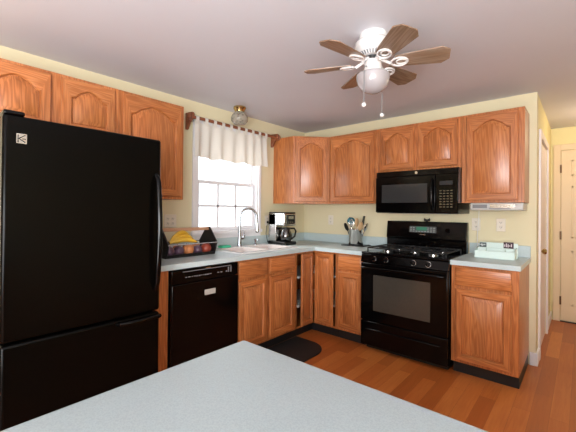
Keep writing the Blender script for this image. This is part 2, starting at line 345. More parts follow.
# ------------------------------------------------------------------ cabinet kit
def opening(wd, ht, m_side, m_bot, m_top, arch, off, n=14):
    # closed loop (x, z), starts bottom-left, counter-clockwise; arched (cathedral) top
    x0, x1 = m_side+off, wd-m_side-off; z0 = m_bot+off; zt = ht-m_top-off
    pts = [(x0, z0), (x1, z0)]
    for i in range(n+1):
        t = i/n; x = x1+(x0-x1)*t
        if arch:
            s = abs(2*t-1)                      # 0 at centre, 1 at the sides
            if s > 0.93: k = 0.0
            elif s > 0.45: u = (0.93-s)/0.48; k = u*u*(3-2*u)*0.66
            else: k = 0.66+0.34*math.cos(s/0.45*PI/2)
            z = zt - arch + arch*k
        else: z = zt
        pts.append((x, z))
    return pts
def panel_door(wd, ht, arch=0.0, t=0.019, rail=0.056, n=14, flat=False):
    # front faces -y, occupies x 0..wd, z 0..ht, y 0..-t
    if flat:
        loops = []
        def rect(o): return [(o, o), (wd-o, o), (wd-o, ht-o), (o, ht-o)]
        L = [(rect(0), 0), (rect(0), -t+0.009), (rect(0.006), -t+0.003), (rect(0.014), -t)]
    else:
        def rect(o):
            q = [(o, o), (wd-o, o)]
            for i in range(n+1): u = i/n; q.append((wd-o+(2*o-wd)*u, ht-o))
            return q
        op = lambda off: opening(wd, ht, rail, rail, rail, arch, off, n)
        L = [(rect(0), 0), (rect(0), -t+0.009), (rect(0.003), -t+0.006), (rect(0.005), -t+0.006), (rect(0.007), -t), (op(-0.004), -t), (op(0.0), -t+0.004), (op(0.002), -t+0.016), (op(0.007), -t+0.016), (op(0.009), -t+0.010), (op(0.034), -t+0.001), (op(0.036), -t)]
    mb = MB(); vs = []; fs = []; N = len(L[0][0])
    for pts, y in L: vs += [(p[0], y, p[1]) for p in pts]
    for j in range(len(L)-1):
        for i in range(N): fs.append((j*N+i, j*N+(i+1) % N, (j+1)*N+(i+1) % N, (j+1)*N+i))
    fs.append(list(range(N))[::-1]); fs.append([(len(L)-1)*N+i for i in range(N)])
    if not flat:
        mb.altmat = OAKH
        for j in range(7):
            for i in range(N):
                if i == 0 or 2 <= i < N-1: mb.alt.add(j*N+i)
    return mb.add(vs, fs)
def moved(mb, M):
    mb.v = [tuple(M @ Vector(q)) for q in mb.v]; return mb
def put(mb, x, y, z): return moved(mb, Matrix.Translation((x, y, z)))
def wall_cab(label, loc, rz, wd, dep, ht, doors, side_l=True):
    """carcass from the wall (y=0) forward to y=-dep, doors = list of (x0, x1, z0, z1, arch)"""
    t = thing('wall_cabinet', label, 'cabinet', loc, rz)
    MB().box(0, wd, -dep, -0.002, 0, ht).build('cabinet_body', OAK, t, 0.002)
    for (a, b, c_, d, ar) in doors: put(panel_door(b-a, d-c_, ar), a, -dep-0.004, c_).build('door', OAK, t)
    return t
def base_cab(label, loc, rz, wd, parts, dep=0.61, name='base_cabinet', toe_r=0.0):
    t = thing(name, label, 'cabinet', loc, rz)
    MB().box(0, wd, -dep, -0.003, 0.10, 0.875).build('cabinet_body', OAK, t, 0.002)
    MB().box(0.004, wd-0.004-toe_r, -dep+0.055, -0.01, 0, 0.10).build('toe_kick', TOE, t)
    for (k, a, b, c_, d) in parts:
        if k == 'door': put(panel_door(b-a, d-c_, 0, rail=0.05), a, -dep-0.004, c_).build('door', OAK, t)
        else: put(panel_door(b-a, d-c_, flat=True), a, -dep-0.004, c_).build('drawer_front', OAKH, t)
    return t
ZB, ZT = 1.379, 2.145; UH = ZT-ZB; UF = 0.305
RA = PI/2           # faces +x on the window wall (local x runs to +y)
# wall A uppers
wall_cab('oak wall cabinet with two short arched doors above the black refrigerator', (0, -3.32, 1.765), RA, 0.782, UF, ZT-1.765,
         [(0.03, 0.375, 0.02, 0.36, 0.062), (0.43, 0.757, 0.02, 0.36, 0.062)])
wall_cab('tall oak wall cabinet with single arched door between refrigerator and window', (0, -2.537, ZB), RA, 0.525, UF, UH,
         [(0.03, 0.497, 0.02, UH-0.02, 0.075)])
# diagonal corner wall cabinet
t = thing('corner_wall_cabinet', 'angled oak corner wall cabinet with one narrow arched door above coffee maker', 'cabinet', (0, 0, ZB))
e = 0.002; cd_ = 0.603; cs = 0.305
m = MB().prism([(e, -e), (e, -cd_), (cs, -cd_), (cd_, -cs), (cd_, -e)], 0, UH); m.build('cabinet_body', OAK, t, 0.002)
dl = math.hypot(cd_-cs, cd_-cs); dw = dl-0.05
m = put(panel_door(dw, UH-0.04, 0.07), 0, 0, 0); Md = Matrix.Translation((cs, -cd_, 0.02)) @ Matrix.Rotation(PI/4, 4, 'Z') @ Matrix.Translation((0.025, -0.001, 0)); moved(m, Md).build('door', OAK, t)
# wall B uppers
wall_cab('oak wall cabinet with wide single arched door left of the microwave', (0.605, 0, ZB), 0, 0.600, UF, UH, [(0.022, 0.565, 0.02, UH-0.02, 0.075)])
wall_cab('short oak wall cabinet with two small arched doors above the microwave', (1.207, 0, 1.692), 0, 0.784, UF, ZT-1.692,
         [(0.022, 0.372, 0.02, ZT-1.692-0.02, 0.065), (0.405, 0.757, 0.02, ZT-1.692-0.02, 0.065)])
wall_cab('tall oak wall cabinet with single arched door at right end of the stove wall', (1.993, 0, ZB), 0, 0.459, UF, UH, [(0.038, 0.42, 0.02, UH-0.02, 0.075)])
# base cabinets, window wall
base_cab('narrow oak base cabinet panel between refrigerator and dishwasher', (0, -2.47, 0), RA, 0.158, [])
sb = base_cab('oak sink base cabinet with two false drawer fronts and two doors', (0, -1.690, 0), RA, 0.778,
         [('drawer', 0.015, 0.352, 0.715, 0.858), ('drawer', 0.392, 0.745, 0.715, 0.858), ('door', 0.015, 0.352, 0.125, 0.690), ('door', 0.392, 0.745, 0.125, 0.690)])
# corner base (lazy susan) with a bi-fold door standing slightly open
t = thing('corner_base_cabinet', 'oak corner base cabinet with two hinged doors meeting in the corner, left one ajar', 'cabinet', (0, 0, 0))
cc = 0.908
m = MB()
m.box(0.003, cc-0.003, -0.02, -0.003, 0.10, 0.875).box(0.003, 0.02, -cc, -0.02, 0.10, 0.875)           # backs
m.box(0.003, 0.61, -cc, -cc+0.018, 0.10, 0.875).box(cc-0.018, cc, -0.61, -0.003, 0.10, 0.875)            # sides
m.box(0.003, cc-0.018, -0.61, -0.02, 0.10, 0.118).box(0.003, 0.61, -cc, -0.61, 0.10, 0.118)              # deck
m.build('cabinet_body', OAK, t)
m = MB().box(0.003, 0.555, -cc, -0.55, 0, 0.10).box(0.003, cc, -0.555, -0.01, 0, 0.10); m.build('toe_kick', TOE, t)
m = MB().box(0.59, 0.61, -cc+0.018, -0.61, 0.855, 0.875).box(0.61, cc-0.018, -0.61, -0.59, 0.855, 0.875); m.build('top_rail', OAK, t)
pie = [(0.455, -0.455)] + [(0.455+0.40*math.cos(math.radians(a)), -0.455+0.40*math.sin(math.radians(a))) for a in range(-20, 291, 10)]
for z in (0.30, 0.60): MB().prism(pie, z, z+0.02).build('turntable_shelf', WHITEP, t)
MB().cyl((0.46, -0.46, 0.118), (0.46, -0.46, 0.87), 0.015).build('pole', STEEL, t)
dwd = 0.232
m = put(panel_door(dwd, 0.735, 0, rail=0.045), 0.636, -0.612, 0.122); m.build('door', OAK, t)
ang = math.radians(7)
Md = Matrix.Translation((0.612, -0.634, 0.122)) @ Matrix.Rotation(PI/2 + ang, 4, 'Z') @ Matrix.Translation((-dwd, 0, 0))
moved(panel_door(dwd, 0.735, 0, rail=0.045), Md).build('door', OAK, t)
base_cab('narrow oak base cabinet with drawer over door left of the range', (cc+0.002, 0, 0), 0, 0.294, [('drawer', 0.022, 0.278, 0.715, 0.858), ('door', 0.022, 0.278, 0.125, 0.690)])
base_cab('oak base cabinet with drawer over one door right of the range', (1.996, 0, 0), 0, 0.460, [('drawer', 0.033, 0.415, 0.715, 0.858), ('door', 0.033, 0.415, 0.125, 0.690)])

# ------------------------------------------------------------------ worktops
CT0, CT1 = 0.876, 0.914; CF = 0.645
SX0, SX1, SY0, SY1 = 0.085, 0.555, -1.585, -0.845      # sink cut-out
t = thing('worktop', 'L-shaped pale grey green laminate worktop around the sink corner', 'worktop', (0, 0, CT0))
z0, z1 = 0, CT1-CT0
m = MB(); m.box(0.002, SX0, -2.478, -0.002, z0, z1).box(SX1, CF, -2.478, -CF, z0, z1).box(SX0, SX1, -2.478, SY0, z0, z1).box(SX0, SX1, SY1, -0.002, z0, z1)
m.box(SX1, CF, -CF, -0.002, z0, z1).box(CF, 1.203, -CF, -0.002, z0, z1)
m.build('countertop', LAM, t)
m = MB(); m.box(0.002, 0.02, -2.478, -0.002, z1, z1+0.098).box(0.02, 1.203, -0.02, -0.002, z1, z1+0.098); m.build('backsplash', LAM, t, 0.002)
t = thing('worktop', 'short pale grey green laminate worktop right of the range', 'worktop', (0, 0, CT0))
MB().box(1.994, 2.468, -CF, -0.002, z0, z1).build('countertop', LAM, t, 0.002)
MB().box(1.994, 2.466, -0.02, -0.002, z1, z1+0.098).build('backsplash', LAM, t, 0.002)
# island
t = thing('kitchen_island', 'kitchen island with pale speckled laminate top in the foreground', 'island', (2.9, -3.4, 0))
def ib(x0, x1, y0, y1, za, zb): return B(x0-2.9, x1-2.9, y0+3.4, y1+3.4, za, zb)
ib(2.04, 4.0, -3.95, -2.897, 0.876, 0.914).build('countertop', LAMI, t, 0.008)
ib(2.12, 3.92, -3.87, -2.98, 0.10, 0.875).build('cabinet_body', OAK, t, 0.002)
ib(2.18, 3.86, -3.81, -3.04, 0, 0.10).build('toe_kick', TOE, t)

# ------------------------------------------------------------------ refrigerator
t = thing('refrigerator', 'large black bottom-freezer refrigerator left of the dishwasher', 'refrigerator', (0.42, -2.866, 0))
def fb(x0, x1, y0, y1, za, zb): return B(x0-0.42, x1-0.42, y0+2.866, y1+2.866, za, zb)
FY0, FY1 = -3.256, -2.480
fb(0.03, 0.725, FY0+0.004, FY1-0.004, 0.03, 1.718).build('cabinet_body', FSIDE, t, 0.006)
fb(0.733, 0.80, FY0, FY1, 0.672, 1.730).build('door', FRIDGEB, t, 0.014, 3)
fb(0.733, 0.80, FY0, FY1, 0.10, 0.662).build('freezer_drawer', FRIDGEB, t, 0.014, 3)
fb(0.66, 0.76, FY0+0.02, FY1-0.02, 0.03, 0.09).build('base_grille', MATB, t, 0.002)
m = fb(0.66, 0.795, FY0+0.003, FY0+0.085, 1.730, 1.752); m.build('hinge_cover', BLACK, t, 0.008, 3)
hy = FY1+2.866-0.033
pts = [(0.375, hy, 0.80), (0.402, hy, 0.835)] + [(0.412+0.022*math.sin(PI*i/10), hy, 0.86+0.60*i/10) for i in range(11)] + [(0.402, hy, 1.485), (0.375, hy, 1.51)]
m = MB().tube(pts, 0.014, 10); m.v = [(x, hy+(y-hy)*1.1, z) for x, y, z in m.v]; m.build('handle', BLACK, t)
pts = [(0.375, hy-0.22, 0.640), (0.405, hy-0.215, 0.642), (0.418, hy-0.18, 0.644), (0.424, hy-0.08, 0.646), (0.418, hy-0.0, 0.644), (0.405, hy+0.018, 0.642), (0.375, hy+0.024, 0.64)]
MB().tube(pts, 0.013, 10).build('handle', BLACK, t)
# small square badge with a slanted mark
bx = 0.3805; by = -3.188+2.866
fbm = B(bx, bx+0.003, by-0.018, by+0.022, 1.60, 1.646); bd = fbm.build('badge', STEEL, t)
m = MB(); 
for k, (a, b_) in enumerate((((by-0.012, 1.605), (by-0.012, 1.641)), ((by-0.010, 1.622), (by+0.016, 1.641)), ((by-0.010, 1.624), (by+0.016, 1.606)), ((by+0.004, 1.622), (by+0.018, 1.622)))):
    m.cyl((bx+0.0035, a[0], a[1]), (bx+0.0035, b_[0], b_[1]), 0.0022, n=6)
m.build('badge_mark', MATB, bd)

# ------------------------------------------------------------------ dishwasher
t = thing('dishwasher', 'black built-in dishwasher between narrow oak panel and sink cabinet', 'dishwasher', (0, -2.308, 0), RA)
dwW = 0.612
MB().box(0.004, dwW-0.004, -0.60, -0.02, 0.10, 0.87).build('tub_body', MATB, t)
MB().box(0.004, dwW-0.004, -0.645, -0.602, 0.12, 0.765).build('door', BLACK, t, 0.005)
MB().box(0.004, dwW-0.004, -0.640, -0.602, 0.769, 0.868).build('control_panel', BLACK, t, 0.005)
MB().box(0.01, dwW-0.01, -0.57, -0.50, 0, 0.10).build('toe_kick', TOE, t)
MB().box(0.09, 0.53, -0.648, -0.6395, 0.850, 0.854).build('vent_trim', GREY, t)
rnd = random.Random(5); x = 0.11; m = MB()
while x < 0.54:
    wdt = rnd.uniform(0.006, 0.02)
    if 0.34 < x < 0.38 or 0.44 < x < 0.47:
        if m.v: m.build('printed_legend', GREY, t); m = MB()
    else: m.box(x, x+wdt, -0.6412, -0.6398, 0.806+rnd.uniform(-0.002, 0.002), 0.813)
    x += wdt+rnd.uniform(0.004, 0.012)
m.build('printed_legend', GREY, t)
for x in (0.50, 0.525): MB().box(x, x+0.012, -0.6412, -0.6398, 0.80, 0.842).build('button', GREY, t)
MB().box(0.285, 0.33, -0.6425, -0.6398, 0.856, 0.8615).build('brand_mark', STEEL, t)
o = MB().box(0.275, 0.375, -0.647, -0.6448, 0.655, 0.695).build('sticker', plain('silver_label', (176, 172, 164), 0.5), t); o['label'] = 'silver rectangular sticker'

# ------------------------------------------------------------------ range
RX0, RX1 = 1.2085, 1.9885; rw = RX1-RX0
t = thing('gas_range', 'black gas range with backguard between the two worktops', 'stove', (RX0, 0, 0))
MB().box(0, rw, -0.63, -0.03, 0.05, 0.895).build('oven_body', BLACK, t, 0.003)
MB().box(0.02, rw-0.02, -0.58, -0.05, 0, 0.05).build('toe_kick', MATB, t)
MB().box(0, rw, -0.655, -0.03, 0.896, 0.918).build('cooktop', BLACK, t, 0.006)
m = MB().prism([(-0.632, 0.823), (-0.632, 0.894), (-0.652, 0.894), (-0.672, 0.823)], 0.0, rw, 'x'); cp = m.build('control_panel', BLACK, t, 0.003)
for x in (1.339, 1.455, 1.705, 1.83):
    Mk = Matrix.Rotation(PI/2-0.27, 3, 'X')
    kn = MB().lathe([(0.021, 0), (0.021, 0.012), (0.017, 0.026), (0.0001, 0.027)], (x-RX0, -0.662, 0.858), 18, Mk).build('knob', BLACK, t)
    MB().lathe([(0.024, 0), (0.024, 0.003)], (x-RX0, -0.661, 0.858), 18, Mk).build('bezel', STEEL, kn)
dr = MB().box(0.004, rw-0.004, -0.672, -0.633, 0.285, 0.817).build('oven_door', BLACK, t, 0.005)
MB().box(0.132, 0.642, -0.6745, -0.6715, 0.385, 0.712).build('oven_window', GLASSB, dr)
m = MB().tube([(0.03, -0.672, 0.772), (0.035, -0.705, 0.775), (0.08, -0.716, 0.777), (rw/2, -0.720, 0.779), (rw-0.08, -0.716, 0.777), (rw-0.035, -0.705, 0.775), (rw-0.03, -0.672, 0.772)], 0.012, 12); m.build('door_handle', BLACK, dr)
dw_ = MB().box(0.004, rw-0.004, -0.668, -0.633, 0.055, 0.276).build('storage_drawer', BLACK, t, 0.005)
MB().box(0.06, rw-0.06, -0.684, -0.667, 0.197, 0.212).build('drawer_pull', STEEL if False else BLACK, dw_, 0.005)
# backguard
m = MB().prism([(-0.03, 0.905), (-0.03, 1.2), (-0.09, 1.2), (-0.115, 1.03), (-0.10, 1.02), (-0.10, 0.905)], 0.0, rw, 'x'); bgd = m.build('backguard', BLACK, t, 0.006)
def onbg(x0, x1, za, zb, d, name, mat):
    f = lambda z: -0.09-(1.2-z)*0.025/0.17
    m = MB().prism([(f(za)+0.001, za), (f(zb)+0.001, zb), (f(zb)-d, zb), (f(za)-d, za)], x0, x1, 'x'); return m.build(name, mat, bgd)
onbg(0.245, 0.51, 1.09, 1.152, 0.002, 'display_panel', GREY).data.materials[0] = plain('dark_grey_keypad', (70, 72, 72), 0.4)
onbg(0.315, 0.42, 1.112, 1.145, 0.0035, 'clock_display', LCD)
m = MB()
for r_ in range(3):
    for k in range(9):
        x = 0.252+0.0285*k
        if 0.31 < x+0.01 < 0.425 and r_ > 0: continue
        z = 1.097+0.018*r_; y = -0.09-(1.2-z)*0.025/0.17; m.box(x, x+0.018, y-0.0035, y-0.001, z, z+0.008)
m.build('keypad_buttons', STEEL, bgd).data.materials[0] = plain('pale_keys', (150, 156, 152), 0.4)
onbg(0.35, 0.41, 1.068, 1.074, 0.002, 'brand_mark', STEEL)
m = MB(); y = -0.103; m.cyl((0.615, y, 1.122), (0.615, y-0.02, 1.119), 0.019, n=18); m.build('oven_knob', BLACK, bgd)
# burners and grates
for k, (bx_, by_) in enumerate(((0.18, -0.20), (0.18, -0.47), (rw-0.18, -0.20), (rw-0.18, -0.47), (rw/2, -0.335))):
    br_ = MB().lathe([(0.045, 0), (0.045, 0.010), (0.03, 0.012)], (bx_, by_, 0.917), 20).build('burner', STEEL, t)
    MB().lathe([(0.033, 0), (0.035, 0.008), (0.0001, 0.010)], (bx_, by_, 0.929), 20).build('burner_cap', MATB, br_)
for g in range(3):
    x0 = 0.03+g*(rw-0.06)/3; x1 = x0+(rw-0.06)/3-0.006; m = MB(); za, zb = 0.946, 0.957; y0, y1 = -0.60, -0.13; s = 0.010
    m.box(x0, x0+s, y0, y1, za, zb).box(x1-s, x1, y0, y1, za, zb).box(x0, x1, y0, y0+s, za, zb).box(x0, x1, y1-s, y1, za, zb).box(x0, x1, (y0+y1)/2-s/2, (y0+y1)/2+s/2, za, zb)
    xc = (x0+x1)/2
    m.box(xc-s/2, xc+s/2, y0, y1, za, zb)
    for yy in (-0.20, -0.47): m.box(x0, x1, yy-s/2, yy+s/2, za, zb)
    for xx in (x0, x1-s):
        for yy in (y0, y1-s): m.box(xx, xx+s, yy, yy+s, 0.917, za)
    m.build('grate', MATB, t, 0.002)
# bow on top of backguard
t = thing('bow_ornament', 'tiny black bow-shaped ornament standing on top of the range backguard', 'ornament', (1.615, -0.06, 1.2))
for s in (-1, 1):
    MB().prism([(0, 0.014), (s*0.028, 0.036), (s*0.031, 0.020), (s*0.026, 0.002)], -0.006, 0.006, 'y').build('bow_wing', MATB, t, 0.002)
MB().ball((0, 0, 0.0145), 0.009, n=12).build('knot', MATB, t)
MB().box(-0.012, 0.012, -0.008, 0.008, 0, 0.006).build('foot', MATB, t)

# ------------------------------------------------------------------ microwave
t = thing('microwave', 'black over-the-range microwave under the short wall cabinet', 'microwave', (1.224, 0, 1.283))
mh = 0.406; mw = 0.765; md = 0.375
MB().box(0, mw, -md, -0.003, 0, mh).build('oven_body', BLACK, t, 0.003)
MB().box(0.0, mw, -md-0.012, -md, mh-0.052, mh-0.002).build('vent_grille', BLACK, t, 0.002)
d_ = MB().box(0.0, 0.575, -md-0.026, -md-0.001, 0.005, mh-0.056).build('door', BLACK, t, 0.005)
MB().box(0.065, 0.505, -md-0.0275, -md-0.0255, 0.10, 0.275).build('door_window', MWGLASS, d_)
MB().tube([(0.548, -md-0.026, 0.04), (0.55, -md-0.052, 0.06), (0.552, -md-0.060, 0.17), (0.55, -md-0.052, 0.29), (0.548, -md-0.026, 0.31)], 0.011, 10).build('handle', BLACK, d_)
cp = MB().box(0.579, mw, -md-0.024, -md-0.001, 0.005, mh-0.056).build('control_panel', BLACK, t, 0.004)
kb = plain('dim_key_legends', (92, 84, 60), 0.5)
m = MB()
for r_ in range(7):
    for k in range(4): m.box(0.612+k*0.030, 0.630+k*0.030, -md-0.0255, -md-0.0238, 0.055+r_*0.024, 0.063+r_*0.024)
m.build('keypad', kb, cp)
MB().box(0.612, 0.72, -md-0.0255, -md-0.0238, 0.255, 0.29).build('display', MATB, cp)
m = MB().cyl((0.40, -md-0.0125, mh-0.027), (0.40, -md-0.0155, mh-0.027), 0.013, n=20); m.build('round_badge', STEEL, t)
MB().box(0.1, 0.68, -0.3, -0.08, -0.004, 0.001).build('bottom_filter', GREY, t)

# ------------------------------------------------------------------ under-cabinet radio
t = thing('under_cabinet_radio', 'slim silver white radio hung under the right end wall cabinet', 'radio', (2.06, 0, ZB-0.001))
MB().box(0, 0.385, -0.30, -0.06, -0.062, 0).build('case', plain('silver_grey_plastic', (186, 184, 180), 0.35), t, 0.008, 3)
MB().box(0.02, 0.13, -0.3025, -0.299, -0.045, -0.014).build('speaker_panel', GREY, t)
MB().box(0.15, 0.33, -0.3035, -0.299, -0.04, -0.012).build('front_panel', STEEL, t)
MB().box(0.145, 0.30, -0.304, -0.299, -0.051, -0.045).build('button_strip', GREY, t)
cb = MB().tube([(0.02, -0.062, -0.03), (0.016, -0.03, -0.045), (0.012, -0.026, -0.12), (0.0, -0.026, -0.3), (0.004, -0.03, -0.45)], 0.003, 6).build('power_cord', WHITEP, t)
MB().box(-0.008, 0.016, -0.05, -0.022, -0.4625, -0.449).build('plug', WHITEP, cb)
# ------------------------------------------------------------------ sink, faucet
t = thing('sink', 'white double-bowl drop-in sink set in worktop below the window', 'sink', (0.32, -1.215, CT1))
m = MB(); x0, x1, y0, y1 = SX0-0.018-0.32, SX1+0.018-0.32, SY0-0.018+1.215, SY1+0.018+1.215
bx0, bx1 = -0.14, 0.205; rz0, rz1 = 0.0005, 0.012
by = [(-0.345, -0.02), (0.02, 0.345)]
m.box(x0, bx0, y0, y1, rz0, rz1).box(bx1, x1, y0, y1, rz0, rz1).box(bx0, bx1, y0, by[0][0], rz0, rz1).box(bx0, bx1, by[0][1], by[1][0], rz0, rz1).box(bx0, bx1, by[1][1], y1, rz0, rz1)
m.build('rim', WHITEE, t)
for a, b_ in by:
    k = MB(); th = 0.006; zb_ = -0.18
    k.box(bx0, bx0+th, a, b_, zb_, rz1-0.001).box(bx1-th, bx1, a, b_, zb_, rz1-0.001).box(bx0+th, bx1-th, a, a+th, zb_, rz1-0.001).box(bx0+th, bx1-th, b_-th, b_, zb_, rz1-0.001).box(bx0, bx1, a, b_, zb_-th, zb_)
    bo = k.build('bowl', WHITEE, t)
    MB().lathe([(0.04, 0), (0.04, 0.003), (0.02, 0.004)], (0.03, (a+b_)/2, zb_), 18).build('drain', STEEL, bo)
fz = CT1+0.0125
t = thing('faucet', 'tall chrome gooseneck pull-down faucet on the sink rim', 'faucet', (0.125, -1.235, fz))
MB().lathe([(0.028, 0), (0.028, 0.006), (0.022, 0.012), (0.019, 0.06), (0.016, 0.14), (0.013, 0.16)], n=20).build('body', CHROME, t)
dirv = Vector((0.55, 0.83, 0)).normalized(); R_ = 0.088; z_ = 0.300
pts = [Vector((0, 0, 0.15)), Vector((0, 0, 0.22)), Vector((0, 0, z_))] + [dirv*(R_-R_*math.cos(a)) + Vector((0, 0, z_+R_*math.sin(a))) for a in [PI*i/12 for i in range(1, 12)]] + [dirv*2*R_ + Vector((0, 0, z_)), dirv*2*R_*1.02 + Vector((0, 0, z_-0.06))]
MB().tube(pts, 0.0135, 12).build('spout', CHROME, t)
p0 = dirv*2*R_*1.02 + Vector((0, 0, z_-0.06))
hd = MB().cyl(p0, p0+Vector((0.003, 0.003, -0.085)), 0.014, 0.019).build('spray_head', STEEL, t)
MB().cyl(p0+Vector((0.003, 0.003, -0.085)), p0+Vector((0.0035, 0.0035, -0.10)), 0.018, 0.015).build('nozzle', MATB, hd)
m = MB().cyl((0, 0.01, 0.075), (0.0, 0.05, 0.08), 0.011).tube([(0, 0.05, 0.08), (0.0, 0.062, 0.10), (0.0, 0.068, 0.15)], [0.011, 0.009, 0.006], 10); m.build('lever', CHROME, t)
t = thing('soap_dispenser', 'small chrome soap dispenser pump right of the faucet', 'dispenser', (0.125, -1.01, fz))
MB().lathe([(0.020, 0), (0.020, 0.006), (0.011, 0.012), (0.011, 0.045), (0.014, 0.05), (0.014, 0.062), (0.0001, 0.066)], n=16).build('pump', CHROME, t)
MB().tube([(0, 0, 0.056), (0.03, 0, 0.058), (0.055, 0, 0.048)], 0.006, 8).build('spout', CHROME, t)
o = MB().box(-0.035, 0.035, -0.055, 0.055, 0, 0.02).build('sponge', GREEN, None, 0.005); o.location = (0.115, -1.42, fz); tag(o, 'green sponge lying on the sink rim left of the faucet', 'sponge')

# ------------------------------------------------------------------ coffee maker (brewing side turned toward the room)
t = thing('coffee_maker', 'stainless and black drip coffee maker in the counter corner', 'coffee maker', (0.20, -0.66, CT1), math.radians(0))
# front faces +x
MB().box(-0.13, 0.13, -0.10, 0.10, 0, 0.035).build('base', MATB, t, 0.008, 3)
MB().box(-0.125, -0.01, -0.098, 0.098, 0.035, 0.35).build('water_tank', STEEL, t, 0.008, 3)
m = MB().box(-0.125, 0.122, -0.098, 0.098, 0.215, 0.352); hdm = m.build('brew_head', STEEL, t, 0.010, 3)
MB().box(-0.12, 0.118, -0.094, 0.094, 0.352, 0.366).build('lid', MATB, t, 0.005)
MB().box(0.1215, 0.125, -0.06, 0.075, 0.235, 0.335).build('control_panel', MATB, hdm)
m = MB()
for yy in (-0.035, 0.0, 0.035): m.cyl((0.125, yy, 0.255), (0.128, yy, 0.255), 0.008, n=10)
m.box(0.1245, 0.1265, -0.035, 0.05, 0.29, 0.32); m.build('buttons', STEEL, hdm)
ca = MB().lathe([(0.055, 0.038), (0.068, 0.06), (0.072, 0.11), (0.05, 0.165), (0.047, 0.175)], (0.055, 0.0, 0), 24).build('carafe', JAR, t)
MB().lathe([(0.053, 0.042), (0.064, 0.062), (0.066, 0.10), (0.0001, 0.101)], (0.055, 0, 0), 24).build('coffee', DARK, ca)
MB().lathe([(0.050, 0.172), (0.052, 0.19), (0.0001, 0.195)], (0.055, 0, 0), 24).build('carafe_lid', MATB, ca)
MB().tube([(0.075, 0.045, 0.18), (0.10, 0.095, 0.182), (0.108, 0.115, 0.15), (0.10, 0.105, 0.09), (0.085, 0.06, 0.06)], 0.010, 8).build('carafe_handle', MATB, ca)

# its power cord, from the wall outlet down behind the machine; local origin is the coffee maker's
co = MB().tube([(-0.146, -0.045, 0.246), (-0.122, -0.125, 0.21), (-0.13, -0.13, 0.12), (-0.14, -0.09, 0.02), (-0.125, -0.06, 0.012)], 0.0035, 6).build('power_cord', MATB, t)
MB().box(-0.1895, -0.145, -0.059, -0.031, 0.232, 0.260).build('plug', MATB, co, 0.004)

# ------------------------------------------------------------------ utensil crock on a tray
t = thing('serving_trivet', 'dark flat tray under the steel utensil holder', 'tray', (0.885, -0.19, CT1))
MB().prism([(-0.135, -0.095), (0.135, -0.095), (0.135, 0.095), (-0.135, 0.095)], 0, 0.010).build('plate', MATB, t, 0.004)
MB().prism([(-0.12, -0.08), (0.12, -0.08), (0.12, 0.08), (-0.12, 0.08)], 0.010, 0.0125).build('inlay', BLACK, t)
cz = CT1+0.013
t = thing('utensil_holder', 'shiny steel utensil holder standing on the dark tray', 'holder', (0.885, -0.19, cz))
MB().lathe([(0.0001, 0.0), (0.078, 0.0), (0.08, 0.004), (0.08, 0.165), (0.082, 0.168), (0.082, 0.172), (0.077, 0.172), (0.075, 0.165), (0.075, 0.006), (0.0001, 0.006)], n=32).build('cup', plain('polished_steel', (215, 212, 208), 0.1, 1.0, var=0.02), t)
MB().lathe([(0.0812, 0.0), (0.0812, 0.012)], n=32).build('base_ring', MATB, t)
def tool(name, label, ax, ay, tx, ty, L, hm, head, headmat, cat='utensil'):
    t = thing(name, label, cat, (0.885+ax, -0.19+ay, cz+0.012))
    d = Vector((tx, ty, 1)).normalized(); R = d.to_track_quat('Z', 'Y').to_matrix()
    MB().tube([(0, 0, 0), d*L*0.5, d*L], [0.006, 0.005, 0.0045], 8).build('handle', hm, t)
    hb = MB()
    if head == 'spoon': hb.ball(tuple(d*(L+0.035)), 0.036, 1.0, 0.35, 1.35, 16, R)
    elif head == 'spatula': hb.box(-0.032, 0.032, -0.003, 0.003, L-0.005, L+0.095, R.to_4x4())
    elif head == 'ladle': hb.ball(tuple(d*(L+0.02)), 0.046, 1.0, 0.7, 0.9, 16, R)
    elif head == 'whisk':
        for k in range(5):
            a = PI*k/5; hb.tube([R @ Vector((0.028*math.sin(PI*i/10)*math.cos(a)*(1 if True else 1), 0.028*math.sin(PI*i/10)*math.sin(a), L+0.10*(i/10))) for i in range(11)], 0.0015, 5)
            hb.tube([R @ Vector((-0.028*math.sin(PI*i/10)*math.cos(a), -0.028*math.sin(PI*i/10)*math.sin(a), L+0.10*(i/10))) for i in range(11)], 0.0015, 5)
    elif head == 'slot':
        for k in range(5): hb.box(-0.034+k*0.0150, -0.026+k*0.0150, -0.002, 0.002, L, L+0.085, R.to_4x4())
        hb.box(-0.034, 0.034, -0.002, 0.002, L-0.008, L, R.to_4x4()).box(-0.034, 0.034, -0.002, 0.002, L+0.085, L+0.093, R.to_4x4())
    hb.build({'spoon': 'bowl', 'ladle': 'bowl', 'spatula': 'blade', 'whisk': 'wires', 'slot': 'blade'}[head], headmat, t, 0.0)
G = None
tool('spoon', 'teal spoon leaning left in the utensil holder', -0.03, 0.02, -0.22, 0.0, 0.215, MATB, 'spoon', TEAL)
tool('ladle', 'blue teal ladle in the utensil holder, left of the wooden spoon', -0.045, -0.02, -0.06, 0.05, 0.23, STEEL, 'ladle', TEAL)
tool('whisk', 'wire whisk upright at the front left of the utensil holder', -0.025, -0.045, -0.03, -0.02, 0.175, STEEL, 'whisk', STEEL)
tool('wooden_spoon', 'pale wooden spoon in the middle of the utensil holder', 0.005, 0.0, 0.02, 0.0, 0.20, WOODSP, 'spoon', WOODSP)
tool('spatula', 'black spatula standing tallest at the right of the utensil holder', 0.03, 0.03, 0.16, 0.03, 0.215, MATB, 'spatula', MATB)
tool('wooden_spoon', 'small wooden spoon leaning right at the front of the utensil holder', 0.035, -0.03, 0.22, -0.05, 0.165, WOODSP, 'spoon', WOODSP)
tool('serving_fork', 'steel serving tool leaning far right out of the utensil holder', 0.045, 0.0, 0.42, 0.0, 0.165, STEEL, 'spoon', STEEL)
